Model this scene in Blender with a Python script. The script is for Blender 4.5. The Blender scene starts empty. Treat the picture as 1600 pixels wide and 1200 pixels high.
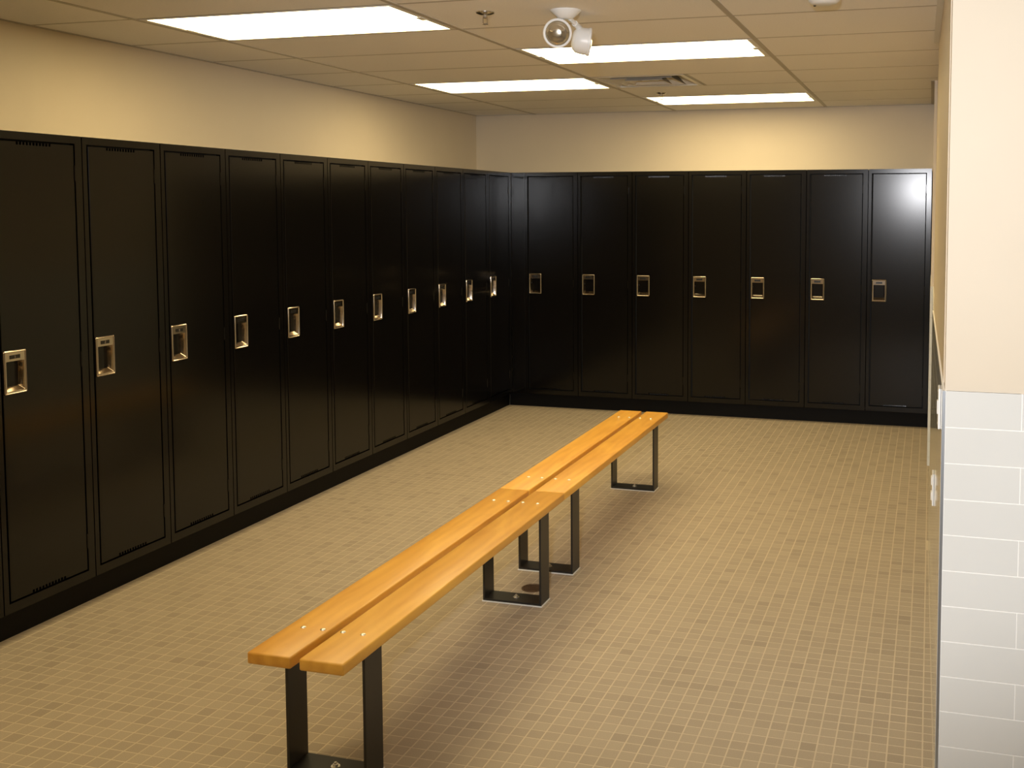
import bpy, bmesh, math, random
from mathutils import Vector, Matrix
random.seed(7)
SC = bpy.context.scene
COL = SC.collection
R = math.radians

# ------------------------------------------------------------------ camera
CAM_H = 1.6482
F_PX, CX, CY = 1663.83, 980.39, 436.36
cam_d = bpy.data.cameras.new('camera')
cam_d.sensor_fit = 'HORIZONTAL'; cam_d.sensor_width = 36.0
cam_d.lens = 36.0 * F_PX / 1600.0
cam_d.shift_x = (800.0 - CX) / 1600.0
cam_d.shift_y = (CY - 600.0) / 1600.0
cam_d.clip_start = 0.02; cam_d.clip_end = 60
cam = bpy.data.objects.new('camera', cam_d); COL.objects.link(cam)
YAW, PITCH = -0.2777, -0.0670
_f = Vector((math.sin(YAW)*math.cos(PITCH), math.cos(YAW)*math.cos(PITCH), math.sin(PITCH)))
_r = Vector((math.cos(YAW), -math.sin(YAW), 0))
_u = _r.cross(_f)
cam.matrix_world = Matrix(((_r.x, _u.x, -_f.x, 0), (_r.y, _u.y, -_f.y, 0), (_r.z, _u.z, -_f.z, CAM_H), (0, 0, 0, 1)))
SC.camera = cam

# ------------------------------------------------------------------ world and exposure
wd = bpy.data.worlds.new('world'); SC.world = wd; wd.use_nodes = True
wd.node_tree.nodes['Background'].inputs[0].default_value = (0.05, 0.045, 0.04, 1)
wd.node_tree.nodes['Background'].inputs[1].default_value = 0.3
vs = SC.view_settings
vs.view_transform = 'Standard'; vs.look = 'None'; vs.gamma = 1.0; vs.use_curve_mapping = False
vs.exposure = 0.0
LAMP_COL = (1.0, 0.79, 0.42)
LAMP_STR = 11.3
# the photographer's flash, just above and left of the lens
fl = bpy.data.lights.new('camera_flash', 'SPOT'); fl.energy = 405; fl.color = (0.97, 0.97, 1.0)
fl.shadow_soft_size = 0.03; fl.spot_size = R(75); fl.spot_blend = 0.6
flo = bpy.data.objects.new('camera_flash', fl); COL.objects.link(flo)
flo.location = (-0.13, -0.06, 1.93)
flo.rotation_euler = (Vector((-0.10, 1.0, -0.02)).to_track_quat('-Z', 'Y')).to_euler()

# ------------------------------------------------------------------ measured dimensions (metres)
ZC = 2.4431
XL, D = -3.3177, 8.1593           # locker fronts
XW, YB = -3.8086, 8.5787          # left wall, back wall
W = 0.4572
H, K = 1.9355, 0.1181             # locker top, top of toe base
Y0, X0 = 3.5691, -2.7438
CA, CR, F = -3.2545, 3.2071, 0.6096
YN = 3.0                          # face of the near wall
XR, YR = 1.7, -1.6                # room limits behind the camera
WAIN = 1.152; TP = 0.0995         # tile wainscot top, course height

# ------------------------------------------------------------------ materials
def new_mat(name):
    m = bpy.data.materials.new(name); m.use_nodes = True
    nt = m.node_tree
    return m, nt, nt.nodes['Principled BSDF']
def setp(b, **k):
    for n, v in k.items():
        b.inputs[n.replace('_', ' ')].default_value = v
def simple(name, col, rough=0.5, metal=0.0, var=0.0, vscale=6.0, bump=0.0, bscale=200.0, bdist=0.001, coat=0.0, spec=None, col2=None):
    m, nt, b = new_mat(name)
    setp(b, Base_Color=(*col, 1), Roughness=rough, Metallic=metal)
    if coat: b.inputs['Coat Weight'].default_value = coat; b.inputs['Coat Roughness'].default_value = 0.12
    if spec is not None: b.inputs['Specular IOR Level'].default_value = spec
    geo = nt.nodes.new('ShaderNodeNewGeometry')
    if var or col2:
        n = nt.nodes.new('ShaderNodeTexNoise'); n.inputs['Scale'].default_value = vscale; n.inputs['Detail'].default_value = 4
        nt.links.new(geo.outputs['Position'], n.inputs['Vector'])
        cr = nt.nodes.new('ShaderNodeValToRGB')
        c2 = col2 or tuple(c*(1-var) for c in col); c1 = col if col2 else tuple(min(1, c*(1+var)) for c in col)
        cr.color_ramp.elements[0].position = 0.3; cr.color_ramp.elements[0].color = (*c2, 1)
        cr.color_ramp.elements[1].position = 0.7; cr.color_ramp.elements[1].color = (*c1, 1)
        nt.links.new(n.outputs['Fac'], cr.inputs['Fac']); nt.links.new(cr.outputs['Color'], b.inputs['Base Color'])
    if bump:
        n2 = nt.nodes.new('ShaderNodeTexNoise'); n2.inputs['Scale'].default_value = bscale; n2.inputs['Detail'].default_value = 3
        nt.links.new(geo.outputs['Position'], n2.inputs['Vector'])
        bp = nt.nodes.new('ShaderNodeBump'); bp.inputs['Strength'].default_value = bump; bp.inputs['Distance'].default_value = bdist
        nt.links.new(n2.outputs['Fac'], bp.inputs['Height']); nt.links.new(bp.outputs['Normal'], b.inputs['Normal'])
    return m
M = {}
M['paint'] = simple('wall_paint', (0.69, 0.60, 0.46), 0.55, var=0.015, vscale=3, bump=0.12, bscale=260, bdist=0.0006)
M['ceil'] = simple('ceiling_tile', (0.90, 0.87, 0.83), 0.9, var=0.03, vscale=140, bump=0.35, bscale=330, bdist=0.0008)
M['tee'] = simple('grid_paint', (0.50, 0.46, 0.39), 0.55)
M['locker'] = simple('black_enamel', (0.0026, 0.0022, 0.0020), 0.17, var=0.05, vscale=20, bump=0.05, bscale=150, bdist=0.0004, spec=0.35)
M['dark'] = simple('locker_interior', (0.004, 0.004, 0.004), 0.7)
M['base'] = simple('toe_base_rubber', (0.0035, 0.003, 0.0028), 0.55, spec=0.15)
M['chrome'] = simple('polished_steel', (0.56, 0.49, 0.405), 0.14, metal=1.0)
M['plate'] = simple('black_number_plate', (0.006, 0.006, 0.006), 0.35)
M['ink'] = simple('number_silver', (0.55, 0.5, 0.42), 0.4, metal=0.5)
M['legs'] = simple('bench_leg_enamel', (0.014, 0.013, 0.012), 0.38, bump=0.05, bscale=150, bdist=0.0003)
M['screw'] = simple('bright_screw', (0.95, 0.92, 0.85), 0.28, metal=1.0)
M['caulk'] = simple('white_caulk', (0.75, 0.74, 0.70), 0.5)
M['bronze'] = simple('drain_bronze', (0.16, 0.10, 0.06), 0.45, metal=0.7)
M['white'] = simple('white_plastic', (0.86, 0.86, 0.84), 0.35)
M['fixture'] = simple('white_enamel', (0.80, 0.78, 0.72), 0.4)
M['metaltrim'] = simple('aluminium_trim', (0.42, 0.45, 0.48), 0.35, metal=0.9)
M['grout_w'] = simple('wall_grout', (0.93, 0.91, 0.86), 0.7)
M['tile_w'] = simple('white_wall_tile', (0.71, 0.71, 0.67), 0.07, var=0.012, vscale=5, bump=0.02, bscale=18, bdist=0.001)
M['sprk'] = simple('sprinkler_chrome', (0.55, 0.52, 0.48), 0.2, metal=1.0)
M['vent'] = simple('vent_enamel', (0.52, 0.49, 0.44), 0.35)
M['duct'] = simple('dark_duct', (0.05, 0.048, 0.046), 0.5)
M['grout_f'] = simple('floor_grout', (0.56, 0.475, 0.345), 0.75, var=0.06, vscale=9)

def lens_mat(name, col, strength):
    m, nt, b = new_mat(name)
    setp(b, Base_Color=(0.9, 0.9, 0.88, 1), Roughness=0.4)
    b.inputs['Emission Color'].default_value = (*col, 1); b.inputs['Emission Strength'].default_value = strength
    return m
M['lens'] = lens_mat('lit_prismatic_lens', LAMP_COL, LAMP_STR)

FP = 0.0519                       # mosaic pitch
FX0, FY0 = 0.003, 3.633
def floor_tile_mat():
    m, nt, b = new_mat('mosaic_tile')
    geo = nt.nodes.new('ShaderNodeNewGeometry')
    def vm(op, a, bb=None, v=None):
        n = nt.nodes.new('ShaderNodeVectorMath'); n.operation = op
        nt.links.new(a, n.inputs[0])
        if bb is not None: nt.links.new(bb, n.inputs[1])
        if v is not None: n.inputs[1].default_value = v
        return n.outputs[0]
    p = vm('SUBTRACT', geo.outputs['Position'], v=(FX0, FY0, -5.0))
    p = vm('DIVIDE', p, v=(FP, FP, 50.0)); p = vm('FLOOR', p)
    wn = nt.nodes.new('ShaderNodeTexWhiteNoise'); wn.noise_dimensions = '3D'; nt.links.new(p, wn.inputs['Vector'])
    cr = nt.nodes.new('ShaderNodeValToRGB'); cr.color_ramp.interpolation = 'LINEAR'
    e = cr.color_ramp.elements
    e[0].position = 0.0; e[0].color = (0.335, 0.278, 0.208, 1)
    e[1].position = 1.0; e[1].color = (0.410, 0.343, 0.254, 1)
    x = cr.color_ramp.elements.new(0.10); x.color = (0.368, 0.306, 0.228, 1)
    x = cr.color_ramp.elements.new(0.5); x.color = (0.388, 0.324, 0.241, 1)
    nt.links.new(wn.outputs['Value'], cr.inputs['Fac'])
    n = nt.nodes.new('ShaderNodeTexNoise'); n.inputs['Scale'].default_value = 420; n.inputs['Detail'].default_value = 2
    nt.links.new(geo.outputs['Position'], n.inputs['Vector'])
    mr = nt.nodes.new('ShaderNodeMapRange'); mr.inputs[1].default_value = 0.3; mr.inputs[2].default_value = 0.7; mr.inputs[3].default_value = 0.90; mr.inputs[4].default_value = 1.10
    nt.links.new(n.outputs['Fac'], mr.inputs[0])
    mul = nt.nodes.new('ShaderNodeVectorMath'); mul.operation = 'SCALE'
    nt.links.new(cr.outputs['Color'], mul.inputs[0]); nt.links.new(mr.outputs[0], mul.inputs['Scale'])
    nt.links.new(mul.outputs[0], b.inputs['Base Color'])
    setp(b, Roughness=0.55)
    b.inputs['Specular IOR Level'].default_value = 0.35
    return m
M['tile_f'] = floor_tile_mat()

def wood_mat():
    m, nt, b = new_mat('varnished_maple')
    tc = nt.nodes.new('ShaderNodeTexCoord'); oi = nt.nodes.new('ShaderNodeObjectInfo')
    mp = nt.nodes.new('ShaderNodeMapping'); mp.inputs['Scale'].default_value = (7.0, 1.6, 7.0)
    add = nt.nodes.new('ShaderNodeVectorMath'); add.operation = 'ADD'
    sc = nt.nodes.new('ShaderNodeVectorMath'); sc.operation = 'SCALE'; sc.inputs[0].default_value = (3, 11, 5)
    nt.links.new(oi.outputs['Random'], sc.inputs['Scale'])
    nt.links.new(tc.outputs['Object'], add.inputs[0]); nt.links.new(sc.outputs[0], add.inputs[1])
    nt.links.new(add.outputs[0], mp.inputs['Vector'])
    n1 = nt.nodes.new('ShaderNodeTexNoise'); n1.inputs['Scale'].default_value = 1.4; n1.inputs['Detail'].default_value = 5; n1.inputs['Distortion'].default_value = 1.2
    nt.links.new(mp.outputs[0], n1.inputs['Vector'])
    w = nt.nodes.new('ShaderNodeTexWave'); w.wave_type = 'BANDS'; w.bands_direction = 'X'
    w.inputs['Scale'].default_value = 1.1; w.inputs['Distortion'].default_value = 6; w.inputs['Detail'].default_value = 3
    nt.links.new(mp.outputs[0], w.inputs['Vector'])
    mx = nt.nodes.new('ShaderNodeMath'); mx.operation = 'MULTIPLY_ADD'; mx.inputs[1].default_value = 0.13
    nt.links.new(w.outputs['Fac'], mx.inputs[0]); nt.links.new(n1.outputs['Fac'], mx.inputs[2])
    cr = nt.nodes.new('ShaderNodeValToRGB'); e = cr.color_ramp.elements
    e[0].position = 0.32; e[0].color = (0.72, 0.335, 0.040, 1)
    e[1].position = 0.80; e[1].color = (0.92, 0.50, 0.075, 1)
    nt.links.new(mx.outputs[0], cr.inputs['Fac'])
    hs = nt.nodes.new('ShaderNodeHueSaturation')
    mr = nt.nodes.new('ShaderNodeMapRange'); mr.inputs[3].default_value = 0.92; mr.inputs[4].default_value = 1.06
    nt.links.new(oi.outputs['Random'], mr.inputs[0]); nt.links.new(mr.outputs[0], hs.inputs['Value'])
    nt.links.new(cr.outputs['Color'], hs.inputs['Color']); nt.links.new(hs.outputs['Color'], b.inputs['Base Color'])
    setp(b, Roughness=0.42); b.inputs['Coat Weight'].default_value = 0.3; b.inputs['Coat Roughness'].default_value = 0.25
    return m
M['wood'] = wood_mat()

def lamp_glass():
    m, nt, b = new_mat('sealed_beam_glass')
    geo = nt.nodes.new('ShaderNodeTexCoord')
    w = nt.nodes.new('ShaderNodeTexWave'); w.bands_direction = 'Z'; w.inputs['Scale'].default_value = 60
    nt.links.new(geo.outputs['Object'], w.inputs['Vector'])
    bp = nt.nodes.new('ShaderNodeBump'); bp.inputs['Strength'].default_value = 0.5; bp.inputs['Distance'].default_value = 0.002
    nt.links.new(w.outputs['Fac'], bp.inputs['Height']); nt.links.new(bp.outputs['Normal'], b.inputs['Normal'])
    setp(b, Base_Color=(0.62, 0.56, 0.44, 1), Roughness=0.12, Metallic=0.9)
    return m
M['beam'] = lamp_glass()

# ------------------------------------------------------------------ mesh helpers
class MB:
    def __init__(s): s.v = []; s.f = []
    def quad(s, a, b, c, d):
        i = len(s.v); s.v += [tuple(a), tuple(b), tuple(c), tuple(d)]; s.f.append((i, i+1, i+2, i+3)); return s
    def box(s, x0, x1, y0, y1, z0, z1):
        i = len(s.v)
        s.v += [(x0, y0, z0), (x1, y0, z0), (x1, y1, z0), (x0, y1, z0), (x0, y0, z1), (x1, y0, z1), (x1, y1, z1), (x0, y1, z1)]
        s.f += [tuple(i+k for k in q) for q in ((0, 3, 2, 1), (4, 5, 6, 7), (0, 1, 5, 4), (1, 2, 6, 5), (2, 3, 7, 6), (3, 0, 4, 7))]
        return s
    def prism(s, pts, z0, z1):          # ccw outline in xy
        i = len(s.v); n = len(pts)
        s.v += [(x, y, z0) for x, y in pts] + [(x, y, z1) for x, y in pts]
        s.f.append(tuple(range(i+n-1, i-1, -1))); s.f.append(tuple(range(i+n, i+2*n)))
        for k in range(n):
            s.f.append((i+k, i+(k+1) % n, i+n+(k+1) % n, i+n+k))
        return s
    def lathe(s, prof, n=32, mat=None, cap0=True, cap1=True):   # prof: (r, z)
        i = len(s.v)
        for r, z in prof:
            for k in range(n):
                a = 2*math.pi*k/n; p = Vector((r*math.cos(a), r*math.sin(a), z))
                if mat is not None: p = mat @ p
                s.v.append(tuple(p))
        for j in range(len(prof)-1):
            for k in range(n):
                k2 = (k+1) % n
                s.f.append((i+j*n+k, i+j*n+k2, i+(j+1)*n+k2, i+(j+1)*n+k))
        if cap0: s.f.append(tuple(i+k for k in range(n-1, -1, -1)))
        if cap1: s.f.append(tuple(i+(len(prof)-1)*n+k for k in range(n)))
        return s
    def mesh(s, name, mat, bevel=0.0, seg=2, smooth=False):
        me = bpy.data.meshes.new(name); me.from_pydata(s.v, [], s.f); me.update()
        bm = bmesh.new(); bm.from_mesh(me)
        if bevel:
            bmesh.ops.bevel(bm, geom=list(bm.edges), offset=bevel, segments=seg, affect='EDGES', profile=0.5, clamp_overlap=True)
        bmesh.ops.recalc_face_normals(bm, faces=bm.faces)
        bm.to_mesh(me); bm.free()
        if smooth:
            for p in me.polygons: p.use_smooth = True
            me.set_sharp_from_angle(angle=R(40))
        me.materials.append(M[mat]); return me
    def build(s, name, mat, parent=None, bevel=0.0, seg=2, smooth=False):
        return link(name, s.mesh(name, mat, bevel, seg, smooth), parent)
def link(name, me, parent=None):
    o = bpy.data.objects.new(name, me); COL.objects.link(o)
    if parent: o.parent = parent
    return o
def empty(name, loc=(0, 0, 0), rz=0.0):
    o = bpy.data.objects.new(name, None); COL.objects.link(o); o.location = loc; o.rotation_euler = (0, 0, rz)
    o.empty_display_size = 0.1; return o
def tag(o, label, cat, group=None):
    o['label'] = label; o['category'] = cat
    if group: o['group'] = group
    return o
def struct(o, label=None, cat=None):
    o['kind'] = 'structure'
    if label: o['label'] = label
    if cat: o['category'] = cat
    return o

# ------------------------------------------------------------------ floor
XF0, XF1 = XL - 0.075, 0.05       # mosaic laid between toe base and right wall
floor = MB().box(XW-0.15, XR+0.15, YR-0.15, YB+0.15, -0.12, -0.0004).build('floor', 'grout_f')
struct(floor, 'taupe two inch mosaic tile floor with pale sand grout', 'floor')
G = 0.0029                        # half joint... tile edge inset
def tile_geom(mb, cx, cy, hx, hy, z0=-0.0035, z1=0.0):
    c = 0.0007
    i = len(mb.v)
    mb.v += [(cx-hx, cy-hy, z0), (cx+hx, cy-hy, z0), (cx+hx, cy+hy, z0), (cx-hx, cy+hy, z0),
             (cx-hx+c, cy-hy+c, z1), (cx+hx-c, cy-hy+c, z1), (cx+hx-c, cy+hy-c, z1), (cx-hx+c, cy+hy-c, z1)]
    mb.f += [tuple(i+k for k in q) for q in ((4, 5, 6, 7), (0, 1, 5, 4), (1, 2, 6, 5), (2, 3, 7, 6), (3, 0, 4, 7))]
def project(p):
    d = Vector(p) - Vector((0, 0, CAM_H)); z = d.dot(_f)
    if z < 0.05: return None
    return CX + F_PX*d.dot(_r)/z, CY - F_PX*d.dot(_u)/z, z
def wall_x(y):                    # tiled face of the right wall
    if y < 5.35: return 0.0365 - (y-3.0)*0.0102
    return 0.016
cells = []
nx0 = int(math.floor((XF0-FX0)/FP)); nx1 = int(math.ceil((XR-FX0)/FP))
ny0 = int(math.floor((YR-FY0)/FP)); ny1 = int(math.ceil((D+0.09-FY0)/FP))
for i in range(nx0, nx1):
    for j in range(ny0, ny1):
        x0, x1 = FX0+i*FP+G-0.0012, FX0+(i+1)*FP-G+0.0012
        y0, y1 = FY0+j*FP+G-0.0012, FY0+(j+1)*FP-G+0.0012
        y1 = min(y1, D+0.085)
        x0 = max(x0, XF0)
        lim = XR if y1 < YN else (wall_x(y0) if y0 > YN-0.02 else XR)
        if y0 > YN-0.06 and x1 > 0.03 and y1 > YN-0.012:
            lim = wall_x(max(3.0, y0)) - 0.001
        x1 = min(x1, lim)
        if x1-x0 < 0.008 or y1-y0 < 0.008: continue
        cells.append(((x0+x1)/2, (y0+y1)/2, (x1-x0)/2, (y1-y0)/2))
full_h = (FP-2*G+0.0024)/2
scored = []
for n, c in enumerate(cells):
    p = project((c[0], c[1], 0))
    if p and 8 < p[0] < 1450 and p[1] < 1192 and abs(c[2]-full_h) < 1e-4 and abs(c[3]-full_h) < 1e-4:
        if 430 < p[0] < 620 and p[1] > 1020: continue      # behind the near bench legs
        scored.append((p[2], n))
scored.sort(); single = set(n for _, n in scored[:300])
mbt = MB(); tile_geom(mbt, 0, 0, full_h, full_h); tile_me = mbt.mesh('floor_tile', 'tile_f')
rest = MB()
for n, (cx, cy, hx, hy) in enumerate(cells):
    if n in single:
        o = link('floor_tile', tile_me, floor); o.location = (cx, cy, 0)
    else: tile_geom(rest, cx, cy, hx, hy)
o = rest.build('floor_tile_field', 'tile_f', floor); o['kind'] = 'stuff'

# ------------------------------------------------------------------ walls
wl = MB().box(XW-0.15, XW, YR-0.15, YB+0.15, -0.1, ZC+0.3).build('wall_left', 'paint'); struct(wl, 'beige painted wall above the long left row of lockers', 'wall')
wb = MB().box(XW, XR, YB, YB+0.15, -0.1, ZC+0.3).build('wall_back', 'paint'); struct(wb, 'beige painted wall above the far row of lockers', 'wall')
wr = MB().box(XW, XR+0.15, YR-0.15, YR, -0.1, ZC+0.3).build('wall_rear', 'paint'); struct(wr, 'beige wall behind the camera', 'wall')
ws = MB().box(XR, XR+0.15, YR, YN+0.15, -0.1, ZC+0.3).build('wall_side', 'paint'); struct(ws, 'beige wall right of the camera', 'wall')
# near return wall facing the camera
wn = MB().box(0.044, XR, YN, YN+0.15, -0.1, ZC+0.3).build('wall_near', 'paint', bevel=0.0)
struct(wn, 'cream wall end facing the camera with white tile wainscot', 'wall')
wn_back = MB().box(0.0445, XR, YN-0.0062, YN, 0, WAIN).build('grout_bed', 'grout_w', wn)
tl = 0.4064
for r in range(12):
    z1 = WAIN - r*TP - (0.0012 if r else 0.0); z0 = max(0.0, WAIN-(r+1)*TP+0.0012)
    if z1-z0 < 0.02: continue
    xs = [0.0455] + [0.0455 + (0.196 if r % 2 == 0 else 0.40) + k*tl for k in range(5)]
    for a, b2 in zip(xs[:-1], xs[1:]):
        b2 = min(b2, XR)
        if b2-a < 0.02: continue
        MB().box(a+0.0012, b2-0.0012, YN-0.0072, YN, z0, z1).build('wall_tile', 'tile_w', wn, bevel=0.0009, seg=2)
# long right wall running to the back, very slightly out of square
def rx(y): return 0.0430 - (y-YN)*0.0102
yA0, yA1 = YN+0.15, 5.35
wr2 = MB().prism([(rx(yA0), yA0), (0.35, yA0), (0.35, YB+0.1), (0.004, YB+0.1), (0.004, 7.0), (0.0225, 7.0), (0.0225, yA1), (rx(yA1), yA1)], -0.1, ZC+0.3).build('wall_right', 'paint')
struct(wr2, 'beige right wall with glossy tile wainscot seen edge on', 'wall')
t = MB(); g = MB()
def slab(mb, y0, y1, xa, xb, z0, z1, th):
    mb.prism([(xa-th, y0), (xa, y0), (xb, y1), (xb-th, y1)], z0, z1)
slab(g, YN, yA1, rx(YN)+0.001, rx(yA1), 0, WAIN, 0.0055)
slab(g, yA1, 7.0, 0.0225, 0.0225, 0, WAIN, 0.0045)
slab(g, 7.0, D-0.02, 0.004, 0.004, 0, WAIN, 0.0025)
g.build('grout_bed', 'grout_w', wr2)
for r in range(12):
    z1 = WAIN - r*TP - 0.0012; z0 = max(0.0, WAIN-(r+1)*TP+0.0012)
    if z1-z0 < 0.02: continue
    for (ya, yb, fx, th) in ((YN-0.003, yA1, rx, 0.0062), (yA1, 6.994, lambda y: 0.0225, 0.0062), (7.0, D-0.02, lambda y: 0.004, 0.0035)):
        y = ya; first = (0.2 if r % 2 else 0.4064)
        while y < yb-0.01:
            y2 = min(yb, y+first); first = 0.4064
            slab(t, y+0.0010, y2-0.0010, fx(y), fx(y2), z0, z1, th); y = y2
    # end face of the far pilaster, toward the camera
    t.box(0.0005, 0.0225, 6.9935, 7.0, z0, z1)
o = t.build('wall_tile_field', 'tile_w', wr2); o['kind'] = 'stuff'
# metal edge strip on the outer corner of the wainscot
tr = MB().box(0.0375, 0.0455, YN-0.0080, YN-0.001, 0, WAIN).build('trim_1', 'metaltrim', bevel=0.0008); struct(tr, 'thin grey metal corner strip on the tiled wall end', 'trim')
# end faces, cover plates on the right wall
def cover_plate(y, z, w, h, label, kind):
    e = empty('cover_plate', (wall_x(y), y, z))
    tag(e, label, 'cover plate')
    a = math.atan(0.0102)
    e.rotation_euler = (0, 0, a)
    MB().box(-0.0065, 0.0, -w/2, w/2, -h/2, h/2).build('plate', 'white', e, bevel=0.0025)
    if kind == 'outlet':
        for s in (-1, 1): MB().box(-0.0105, -0.0055, -0.017, 0.017, s*0.028-0.015, s*0.028+0.015).build('socket', 'white', e, bevel=0.002)
    else:
        MB().box(-0.0095, -0.0055, -0.012, 0.012, -0.02, 0.02).build('rocker', 'white', e, bevel=0.002)
    for s in (-1, 1): MB().lathe([(0.003, 0), (0.003, 0.0012)], 10, Matrix.Translation((-0.0065, 0, s*(h/2-0.012))) @ Matrix.Rotation(-math.pi/2, 4, 'Y')).build('screw', 'screw', e)
    return e
cover_plate(3.20, 1.070, 0.075, 0.118, 'white cover plate on the right wall just under the top of the tile', 'switch')
cover_plate(4.02, 0.620, 0.075, 0.118, 'white cover plate low down on the tiled right wall', 'outlet')

# ------------------------------------------------------------------ ceiling: slab, tiles, tees
ceil = MB().box(XW, XR, YR, YB, ZC+0.115, ZC+0.20).build('ceiling', 'duct'); struct(ceil, 'suspended ceiling of off-white two by four foot panels', 'ceiling')
cols = [CA-2*F, CA, CA+2*F, CA+4*F, CA+6*F, CA+8*F, CA+10*F]
rmin = int(math.floor((YR-CR)/F)); rmax = int(math.ceil((YB-CR)/F))
LIGHTS = [(0, 1), (0, 5), (1, 3), (1, 7), (0, -3)]     # (column from A, row)
VENT = (1, 5)
def row_y(r): return CR + r*F
def solid_x(y0, y1):              # room edge on the right
    return XR if y1 <= YN+0.01 else None
for ci in range(len(cols)-1):
    for r in range(rmin, rmax):
        x0, x1 = max(cols[ci], XW), min(cols[ci+1], XR); y0, y1 = max(row_y(r), YR), min(row_y(r+1), YB)
        if x1-x0 < 0.03 or y1-y0 < 0.03: continue
        if (ci-1, r) in LIGHTS: continue
        if y0 > YN-0.3 and x0 > 0.2: continue
        if y1 > YN+0.15: x1 = min(x1, 0.10)
        if (ci-1, r) == VENT: x0 = x0 + F
        MB().box(x0+0.003, x1-0.003, y0+0.003, y1-0.003, ZC, ZC+0.012).build('ceiling_tile', 'ceil', ceil)
TW = 0.012
for x in cols[1:-1]:
    if x > XR: continue
    ya, yb = YR, (YB if x < 0.2 else YN)
    MB().box(x-TW, x+TW, ya, yb, ZC-0.0025, ZC+0.004).build('tee_bar', 'tee', ceil)
for r in range(rmin+1, rmax):
    y = row_y(r)
    for a, b2 in zip(cols[:-1], cols[1:]):
        a2, b3 = max(a, XW), min(b2, XR if y < YN else 0.03)
        if b3-a2 < 0.05: continue
        MB().box(a2+(TW if a2 > XW else 0), b3-(TW if b3 == b2 else 0), y-TW*0.8, y+TW*0.8, ZC-0.0003, ZC+0.004).build('cross_tee', 'tee', ceil)
xv = CA+2*F+F
MB().box(xv-TW*0.8, xv+TW*0.8, row_y(5)+TW, row_y(6)-TW, ZC-0.0004, ZC+0.004).build('cross_tee', 'tee', ceil)
MB().box(XW, XW+0.022, YR, YB, ZC-0.0025, ZC+0.004).build('wall_angle', 'tee', ceil)
MB().box(XW, 0.02, YB-0.022, YB, ZC-0.0025, ZC+0.004).build('wall_angle', 'tee', ceil)
MB().prism([(rx(3.15)-0.024, 3.15), (rx(3.15), 3.15), (rx(5.3), 5.3), (rx(5.3)-0.024, 5.3)], ZC-0.020, ZC+0.004).build('wall_angle', 'fixture', ceil)
MB().box(-0.018, 0.004, 7.0, YB, ZC-0.0025, ZC+0.004).build('wall_angle', 'tee', ceil)

# ------------------------------------------------------------------ ceiling lights
LBL = {(0, 1): 'largest lit fluorescent ceiling panel, over the left lockers at upper left',
       (0, 5): 'lit fluorescent ceiling panel nearest the left wall corner, beside the air vent',
       (1, 3): 'lit fluorescent ceiling panel right behind the twin-head emergency light',
       (1, 7): 'smallest lit fluorescent ceiling panel, next to the far wall',
       (0, -3): 'lit fluorescent ceiling panel left of the camera, above the picture'}
def ceiling_light(c, r):
    x0 = CA+2*F*c; y0 = row_y(r)
    e = empty('ceiling_light', (x0+F, y0+F/2, ZC))
    tag(e, LBL[(c, r)], 'ceiling light', 'fluorescent ceiling panels')
    hx, hy = F-0.013, F/2-0.013
    ix, iy = hx-0.026, hy-0.012
    f = MB()
    f.box(-hx, -ix, -hy, hy, -0.002, 0.010); f.box(ix, hx, -hy, hy, -0.002, 0.010)
    f.box(-ix, ix, -hy, -iy, -0.002, 0.010); f.box(-ix, ix, iy, hy, -0.002, 0.010)
    f.box(-hx, hx, -hy, hy, 0.010, 0.0118)
    f.build('frame', 'fixture', e)
    MB().box(-ix, ix, -iy, iy, 0.0005, 0.006).build('lens', 'lens', e)
    for s in (-1, 1):
        MB().box(s*ix-0.014, s*ix+0.014, 0.0-0.035, 0.035, -0.0045, -0.0005).build('latch', 'fixture', e)
    return e
for c, r in LIGHTS: ceiling_light(c, r)

# ------------------------------------------------------------------ air vent (louvred supply diffuser)
v = empty('air_vent', (CA+2*F+F/2, row_y(5)+F/2, ZC)); tag(v, 'square louvred metal air vent in the ceiling between two light panels', 'air vent')
h = F/2-0.013
fr = MB(); b0 = h-0.03
for (a0, a1, c0, c1) in ((-h, -b0, -h, h), (b0, h, -h, h), (-b0, b0, -h, -b0), (-b0, b0, b0, h)): fr.box(a0, a1, c0, c1, -0.002, 0.006)
fr.build('frame', 'fixture', v)
MB().box(-h, h, -h, h, 0.085, 0.088).build('duct_plate', 'duct', v)
bx_ = MB()
for (a0, a1, c0, c1) in ((-h, -h+0.002, -h, h), (h-0.002, h, -h, h), (-h, h, -h, -h+0.002), (-h, h, h-0.002, h)): bx_.box(a0, a1, c0, c1, 0.006, 0.085)
bx_.build('duct_collar', 'duct', v)
def louvre(r_in, r_out, z_in, z_out, th=0.0015):
    m = MB()
    for k in range(4):
        a = k*math.pi/2; c, s = round(math.cos(a)), round(math.sin(a))
        def P(x, y, z): return (c*x-s*y, s*x+c*y, z)
        m.quad(P(r_in, -r_in, z_in), P(r_out, -r_out, z_out), P(r_out, r_out, z_out), P(r_in, r_in, z_in))
        m.quad(P(r_in, -r_in, z_in+th), P(r_in, r_in, z_in+th), P(r_out, r_out, z_out+th), P(r_out, -r_out, z_out+th))
    return m
for r0, r1, z0, z1 in ((0.215, 0.266, 0.060, -0.001), (0.140, 0.198, 0.060, -0.004), (0.065, 0.122, 0.060, -0.007)):
    louvre(r0, r1, z0, z1).build('louvre', 'vent', v)
MB().box(-0.055, 0.055, -0.055, 0.055, 0.010, 0.013).build('centre_plate', 'fixture', v, bevel=0.001)

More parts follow.
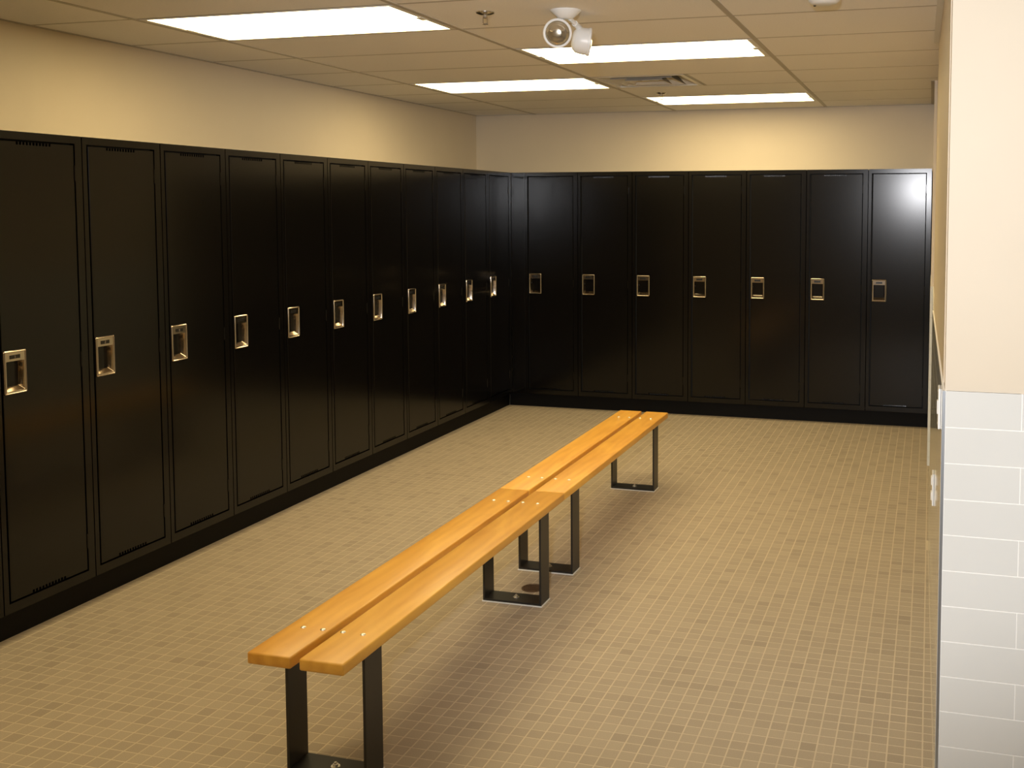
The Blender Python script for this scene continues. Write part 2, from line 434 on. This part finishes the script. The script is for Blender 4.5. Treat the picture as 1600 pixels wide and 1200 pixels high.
# ------------------------------------------------------------------ sprinklers, smoke detector, emergency light
def sprinkler(x, y, label):
    e = empty('fire_sprinkler', (x, y, ZC)); tag(e, label, 'sprinkler', 'ceiling sprinklers')
    MB().lathe([(0.038, 0.0), (0.037, -0.004), (0.024, -0.009), (0.012, -0.011)], 32).build('escutcheon', 'sprk', e, smooth=True)
    MB().lathe([(0.0095, -0.010), (0.0095, -0.022), (0.006, -0.024)], 16).build('body', 'sprk', e, smooth=True)
    a = MB()
    for s in (-1, 1): a.prism([(s*0.009-0.0014, -0.002), (s*0.009+0.0014, -0.002), (s*0.009+0.0014, 0.002), (s*0.009-0.0014, 0.002)], -0.045, -0.020)
    a.box(-0.010, 0.010, -0.002, 0.002, -0.047, -0.044)
    a.build('frame_arms', 'sprk', e)
    MB().lathe([(0.004, -0.045), (0.0125, -0.0475), (0.0125, -0.049), (0.003, -0.050)], 20).build('deflector', 'sprk', e)
sprinkler(-1.765, 4.075, 'chrome fire sprinkler in the ceiling beside the largest light panel')
sprinkler(-1.815, 7.225, 'small far fire sprinkler in the ceiling between the vent and smallest light panel')

e = empty('smoke_detector', (-0.400, 4.080, ZC)); tag(e, 'round white smoke detector cut by the top edge of the picture', 'smoke detector')
MB().lathe([(0.070, 0.0), (0.070, -0.008), (0.066, -0.012)], 40).build('base', 'white', e, smooth=True)
MB().lathe([(0.060, -0.010), (0.058, -0.026), (0.046, -0.036), (0.020, -0.039), (0.004, -0.039)], 40).build('cover', 'white', e, smooth=True)
MB().lathe([(0.005, -0.0385), (0.004, -0.041)], 12, Matrix.Translation((-0.036, 0.012, 0.0))).build('indicator', 'plate', e)

e = empty('emergency_light', (-1.435, 4.125, ZC)); tag(e, 'white twin-head emergency light hanging from the ceiling', 'emergency light')
MB().lathe([(0.063, 0.0), (0.062, -0.004), (0.034, -0.028), (0.024, -0.034), (0.006, -0.035)], 40).build('canopy', 'white', e, smooth=True)
def head(c, dirv, stem_xy):
    d = Vector(dirv).normalized(); q = d.to_track_quat('Z', 'Y').to_matrix().to_4x4()
    mt = Matrix.Translation(Vector(c)) @ q
    hd = MB().lathe([(0.020, -0.066), (0.038, -0.060), (0.050, -0.047), (0.054, -0.026), (0.055, 0.0), (0.0575, 0.001), (0.0585, 0.010), (0.055, 0.013), (0.0495, 0.012), (0.0485, 0.004)], 48, mt, cap1=False).build('lamp_head', 'white', e, smooth=True)
    lens = MB().lathe([(0.0490, 0.006), (0.043, 0.0115), (0.030, 0.0160), (0.014, 0.0185), (0.002, 0.019)], 48).build('lens', 'beam', hd, smooth=True)
    lens.matrix_local = mt
    top = Vector((stem_xy[0], stem_xy[1], -0.030)); bot = Vector(c) + Vector((0, 0, 0.048)) - d*0.03
    ax = bot-top; L = ax.length
    m2 = Matrix.Translation(top) @ ax.to_track_quat('Z', 'Y').to_matrix().to_4x4()
    MB().lathe([(0.009, 0), (0.009, L*0.45), (0.0125, L*0.45), (0.0125, L)], 16, m2).build('swivel_stem', 'white', e, smooth=True)
head((-0.033, -0.005, -0.090), (1.15, -4.1, -0.72), (-0.016, -0.004))
head((0.050, 0.128, -0.108), (0.93, 0.36, -0.12), (0.012, 0.018))

# ------------------------------------------------------------------ lockers
DZ0, DZ1 = 0.160-K, 1.899-K       # door in locker coordinates (z from K)
DX0, DX1 = 0.0350, W-0.042
GAP = 0.0060                      # top, bottom
GL, GR = 0.0105, 0.0050          # latch side, hinge side
HX0, HX1, HZ0, HZ1 = 0.046, 0.136, 0.957-K, 1.105-K     # cut-out for the handle pan
DEPTH = 0.44
HT = H-K
def make_frame_mesh():
    m = MB(); e = 0.0026
    ft = 0.030
    m.box(e, DX0-GL, 0, ft, 0, HT); m.box(DX1+GR, W-e, 0, ft, 0, HT)
    m.box(DX0-GL, DX1+GR, 0, ft, 0, DZ0-GAP); m.box(DX0-GL, DX1+GR, 0, ft, DZ1+GAP, HT)
    m.box(e, e+0.002, ft, DEPTH, 0, HT); m.box(W-e-0.002, W-e, ft, DEPTH, 0, HT)
    m.box(e, W-e, ft, DEPTH, HT-0.002, HT); m.box(e, W-e, ft, DEPTH, 0, 0.002); m.box(e, W-e, DEPTH-0.002, DEPTH, 0, HT)
    return m.mesh('locker_frame', 'locker')
def make_liner_mesh():              # matte rebate behind the door edges
    m = MB(); y0, y1 = 0.0235, 0.0300
    a, b = DX0-GL, DX1+GR; p, q = DZ0-GAP, DZ1+GAP; t = 0.022
    m.box(a, a+t, y0, y1, p, q); m.box(b-t, b, y0, y1, p, q); m.box(a+t, b-t, y0, y1, p, p+t); m.box(a+t, b-t, y0, y1, q-t, q)
    return m.mesh('interior_liner', 'dark')
def make_door_mesh():
    m = MB(); yf = 0.0015; c = 0.0016; yb = 0.022
    x0, x1, z0, z1 = DX0+c, DX1-c, DZ0+c, DZ1-c
    nd = 0.011; ns = 11; pitch = 0.0155; sw = 0.0095
    xc = (DX0+DX1)/2 - 0.005; s0 = xc - ns*pitch/2
    def face(a, b, p, q): m.quad((a, yf, p), (b, yf, p), (b, yf, q), (a, yf, q))
    def slot_walls(a, b, p, q):
        m.quad((a, yf, p), (a, yf, q), (a, yb, q), (a, yb, p)); m.quad((b, yf, p), (b, yb, p), (b, yb, q), (b, yf, q))
        m.quad((a, yf, p), (a, yb, p), (b, yb, p), (b, yf, p)); m.quad((a, yf, q), (b, yf, q), (b, yb, q), (a, yb, q))
    # field with the handle cut-out
    za, zb = z0+nd, z1-nd
    face(x0, HX0, za, zb); face(HX1, x1, za, zb); face(HX0, HX1, za, HZ0); face(HX0, HX1, HZ1, zb)
    slot_walls(HX0, HX1, HZ0, HZ1)
    for (p, q) in ((z0, za), (zb, z1)):
        xs = x0
        for k in range(ns):
            a = s0 + k*pitch; b = a+sw
            face(xs, a, p, q); slot_walls(a, b, p, q); xs = b
        face(xs, x1, p, q)
    # chamfered perimeter and returns
    P = [(x0, z0), (x1, z0), (x1, z1), (x0, z1)]; Q = [(DX0, DZ0), (DX1, DZ0), (DX1, DZ1), (DX0, DZ1)]
    for k in range(4):
        a, b = P[k], P[(k+1) % 4]; d, e2 = Q[k], Q[(k+1) % 4]
        m.quad((a[0], yf, a[1]), (d[0], yf+c, d[1]), (e2[0], yf+c, e2[1]), (b[0], yf, b[1]))
        m.quad((d[0], yf+c, d[1]), (d[0], yb, d[1]), (e2[0], yb, e2[1]), (e2[0], yf+c, e2[1]))
    m.quad((DX0, yb, DZ0), (DX0, yb, DZ1), (DX1, yb, DZ1), (DX1, yb, DZ0))
    return m.mesh('door', 'locker')
def rrect(x0, x1, z0, z1, r, y, n=4):
    pts = []
    for cx, cz, a0 in ((x1-r, z0+r, -90), (x1-r, z1-r, 0), (x0+r, z1-r, 90), (x0+r, z0+r, 180)):
        for k in range(n+1):
            a = R(a0+90.0*k/n); pts.append((cx+r*math.cos(a), y, cz+r*math.sin(a)))
    return pts
def make_handle_mesh():
    m = MB()
    x0, x1, z0, z1 = 0.0370, 0.1430, 0.947-K, 1.113-K
    zt = z1-0.041
    def ring(i, y, r): return rrect(x0+i, x1-i, z0+i, z1-i, r, y)
    seq = [ring(0, 0.0012, 0.007), ring(0.0004, -0.0022, 0.0068), ring(0.0018, -0.0044, 0.006), ring(0.0042, -0.0054, 0.0045), ring(0.0066, -0.0044, 0.003), ring(0.0078, -0.0024, 0.002)]
    seq += [rrect(x0+0.012, x1-0.0105, z0+0.0115, zt, 0.0025, -0.0024), rrect(x0+0.0130, x1-0.0115, z0+0.0130, zt-0.001, 0.0025, -0.0004),
            rrect(x0+0.0150, x1-0.0180, z0+0.0280, zt-0.003, 0.0025, 0.0230)]
    for A, B in zip(seq[:-1], seq[1:]):
        n = len(A)
        for k in range(n): m.quad(A[k], A[(k+1) % n], B[(k+1) % n], B[k])
    i = len(m.v); m.v += seq[-1]; m.f.append(tuple(range(i, i+len(seq[-1]))))
    me = m.mesh('recessed_handle', 'chrome')
    bm = bmesh.new(); bm.from_mesh(me); bmesh.ops.remove_doubles(bm, verts=bm.verts, dist=1e-6); bmesh.ops.recalc_face_normals(bm, faces=bm.faces); bm.to_mesh(me); bm.free()
    for p in me.polygons: p.use_smooth = True
    me.set_sharp_from_angle(angle=R(38)); return me
def make_plate_mesh():
    x0, x1, z1 = 0.036, 0.143, 1.113-K
    return MB().box(x0+0.030, x1-0.030, -0.0036, -0.0018, z1-0.032, z1-0.018).mesh('number_plate', 'plate')
def make_latch_mesh():
    x0 = 0.036
    return MB().lathe([(0.0065, 0), (0.0065, 0.006), (0.003, 0.007)], 14, Matrix.Translation((x0+0.0135, 0.014, 1.035-K)) @ Matrix.Rotation(math.pi/2, 4, 'Y')).mesh('latch_pin', 'dark')
def make_hinge_mesh():
    m = MB(); x = DX1+GR*0.5
    m.lathe([(0.0042, -0.031), (0.0042, 0.031)], 10, Matrix.Translation((x, 0.0015, 0)))
    m.box(x-0.001, x+0.010, -0.0010, 0.0005, -0.029, 0.029)
    return m.mesh('hinge', 'locker')
ME = dict(frame=make_frame_mesh(), liner=make_liner_mesh(), door=make_door_mesh(), handle=make_handle_mesh(), plate=make_plate_mesh(), latch=make_latch_mesh(), hinge=make_hinge_mesh())
SEG = {'1': [((0.45, 0), (0.6, 1))], '2': [((0.1, 0.86), (0.9, 1)), ((0.74, 0.5), (0.9, 1)), ((0.1, 0.43), (0.9, 0.57)), ((0.1, 0), (0.26, 0.5)), ((0.1, 0), (0.9, 0.14))],
       '3': [((0.1, 0.86), (0.9, 1)), ((0.74, 0), (0.9, 1)), ((0.1, 0.43), (0.9, 0.57)), ((0.1, 0), (0.9, 0.14))]}
def make_locker(loc, rz, label, group, digit=None):
    e = empty('locker', loc, rz); tag(e, label, 'locker', group)
    link('frame', ME['frame'], e)
    link('interior_liner', ME['liner'], e)
    d = link('door', ME['door'], e)
    link('recessed_handle', ME['handle'], d)['label'] = 'chrome recessed handle pan'
    link('latch_pin', ME['latch'], d)
    link('number_plate', ME['plate'], d)['label'] = 'small black number plate'
    if digit:
        m = MB(); w, hh = 0.007, 0.010; bx = 0.0895-w/2; bz = 1.113-K-0.030
        for (a, b2), (c, dd) in SEG[digit]: m.box(bx+a*w, bx+c*w, -0.0040, -0.0034, bz+b2*hh, bz+dd*hh)
        m.build('number', 'ink', d)
    for z in (1.787, 1.035, 0.280):
        o = link('hinge', ME['hinge'], d); o.location = (0, 0, z-K)
    return e
ORD = ['', 'first', 'second', 'third', 'fourth', 'fifth', 'sixth', 'seventh', 'eighth', 'ninth', 'tenth']
# local x runs along the front (left to right for a viewer), local +y goes into the locker
for i in range(-2, 10):
    n = 10 - i                    # count from the back corner
    if i == -2: lab = 'black locker cut off at the left picture edge, only a sliver of its side showing'
    elif i == -1: lab = 'nearest fully visible black locker of the left row, at the left picture edge'
    elif i == 0: lab = 'second nearest fully visible black locker of the left row, counted from the camera'
    elif n == 1: lab = 'narrowest looking black locker of the left row, tucked into the back corner'
    else: lab = f'black locker of the left row, {ORD[n]} counted from the back corner'
    make_locker((XL, Y0+i*W, K), math.pi/2, lab, 'black lockers of the left row', {-1: '1', 0: '2', 1: '3'}.get(i))
for i in range(7):
    if i == 6: lab = 'black locker at the far right with a bright bluish reflection on its door'
    elif i == 0: lab = 'black locker of the far row next to the corner filler'
    else: lab = f'black locker of the far row, {ORD[i+1]} counted from the corner'
    make_locker((X0+(i-1)*W, D, K), 0.0, lab, 'black lockers of the far row')
# toe bases and corner filler
ya = Y0-2*W
MB().box(XL-DEPTH, XL-0.058, ya, D+0.07, 0, K).build('toe_kick', 'base')
tag(bpy.context.scene.objects['toe_kick'], 'continuous black toe base under the left row of lockers', 'toe kick')
o = MB().box(XL-0.05, -0.002, D+0.072, D+DEPTH-0.03, 0, K).build('toe_kick', 'base'); tag(o, 'continuous black toe base under the far row of lockers', 'toe kick')
cf = empty('corner_filler', (XL, D, K)); tag(cf, 'narrow black filler panel in the back corner between both locker rows', 'filler panel')
xe = X0-W
MB().box(0.0, xe-XL-0.001, 0.0, 0.02, 0.0, HT).build('front_panel', 'locker', cf, bevel=0.0015)
MB().box(-0.02, -0.001, Y0+10*W-D+0.001, 0.0, 0.0, HT).build('side_panel', 'locker', cf, bevel=0.0015)
MB().box(-DEPTH, xe-XL-0.001, 0.02, 0.40, HT-0.002, HT).build('top_panel', 'locker', cf)

# ------------------------------------------------------------------ benches
BX = -1.6525; BT = 0.420; TH = 0.034
bw, gap = 0.137, 0.027
def leg_mesh():
    m = MB(); w2, d2, th = 0.130, 0.048, 0.0085; hgt = BT-TH
    m.box(-w2, -w2+th, -d2, d2, 0.004, hgt); m.box(w2-th, w2, -d2, d2, 0.004, hgt)
    m.box(-w2+th, w2-th, -d2, d2, 0.004, 0.004+th); m.box(-w2+th, w2-th, -d2, d2, hgt-th, hgt)
    return m.mesh('leg_frame', 'legs')
LEG = leg_mesh()
SCREW = MB().lathe([(0.0080, 0), (0.0074, 0.0016), (0.0050, 0.0030), (0.0014, 0.0036)], 16).mesh('screw', 'screw', smooth=True)
def bolt_mesh():
    m = MB(); m.lathe([(0.0135, 0.0), (0.0135, 0.0022)], 20); m.lathe([(0.0085, 0.002), (0.0085, 0.008)], 6); m.lathe([(0.0045, 0.008), (0.004, 0.013)], 10)
    return m.mesh('anchor_bolt', 'screw')
BOLT = bolt_mesh()
PAD = MB().box(-0.1335, 0.1335, -0.0515, 0.0515, 0, 0.0042).mesh('caulk_bed', 'caulk')
def bench(y0, y1, legs, label):
    ym = (y0+y1)/2
    e = empty('bench', (BX, ym, 0)); tag(e, label, 'bench', 'wooden changing benches')
    L = (y1-y0)/2
    boards = []
    for s in (-1, 1):
        xc = s*(bw+gap)/2
        b = MB().box(-bw/2, bw/2, -L, L, -TH, 0).build('seat_board', 'wood', e, bevel=0.0055, seg=3, smooth=True)
        b.location = (xc, 0, BT); boards.append(b)
    for ly in legs:
        l = link('leg_frame', LEG, e); l.location = (0, ly-ym, 0); l['label'] = 'black flat bar leg frame'
        link('caulk_bed', PAD, l)
        bo = link('anchor_bolt', BOLT, l); bo.location = (0.0, 0.0, 0.0125)
        for b, xs in zip(boards, ((-0.098, -0.033), (0.033, 0.098))):
            for x in xs:
                sc = link('screw', SCREW, b); sc.location = (x - b.location.x, ly-ym, 0)
    return e
bench(2.476, 4.279, (2.672, 4.088), 'orange varnished wooden bench nearest the camera, on black legs')
bench(4.282, 6.160, (4.490, 5.950), 'orange varnished wooden bench farther back, ending before the far lockers')

# ------------------------------------------------------------------ floor drain
e = empty('floor_drain', (-1.635, 4.238, 0)); tag(e, 'small round bronze floor drain under the benches', 'floor drain')
MB().lathe([(0.050, 0.0), (0.050, 0.0022), (0.043, 0.0028), (0.042, 0.0004)], 40, cap0=False, cap1=False).build('rim', 'bronze', e, smooth=True)
MB().lathe([(0.0425, 0.0004), (0.0425, 0.0007)], 40).build('sump', 'dark', e)
for k in range(-3, 4):
    yk = k*0.0115; L = math.sqrt(max(0.0, 0.0425**2-yk*yk))
    MB().box(-L, L, yk-0.0036, yk+0.0036, 0.0008, 0.0026).build('grate_bar', 'bronze', e)
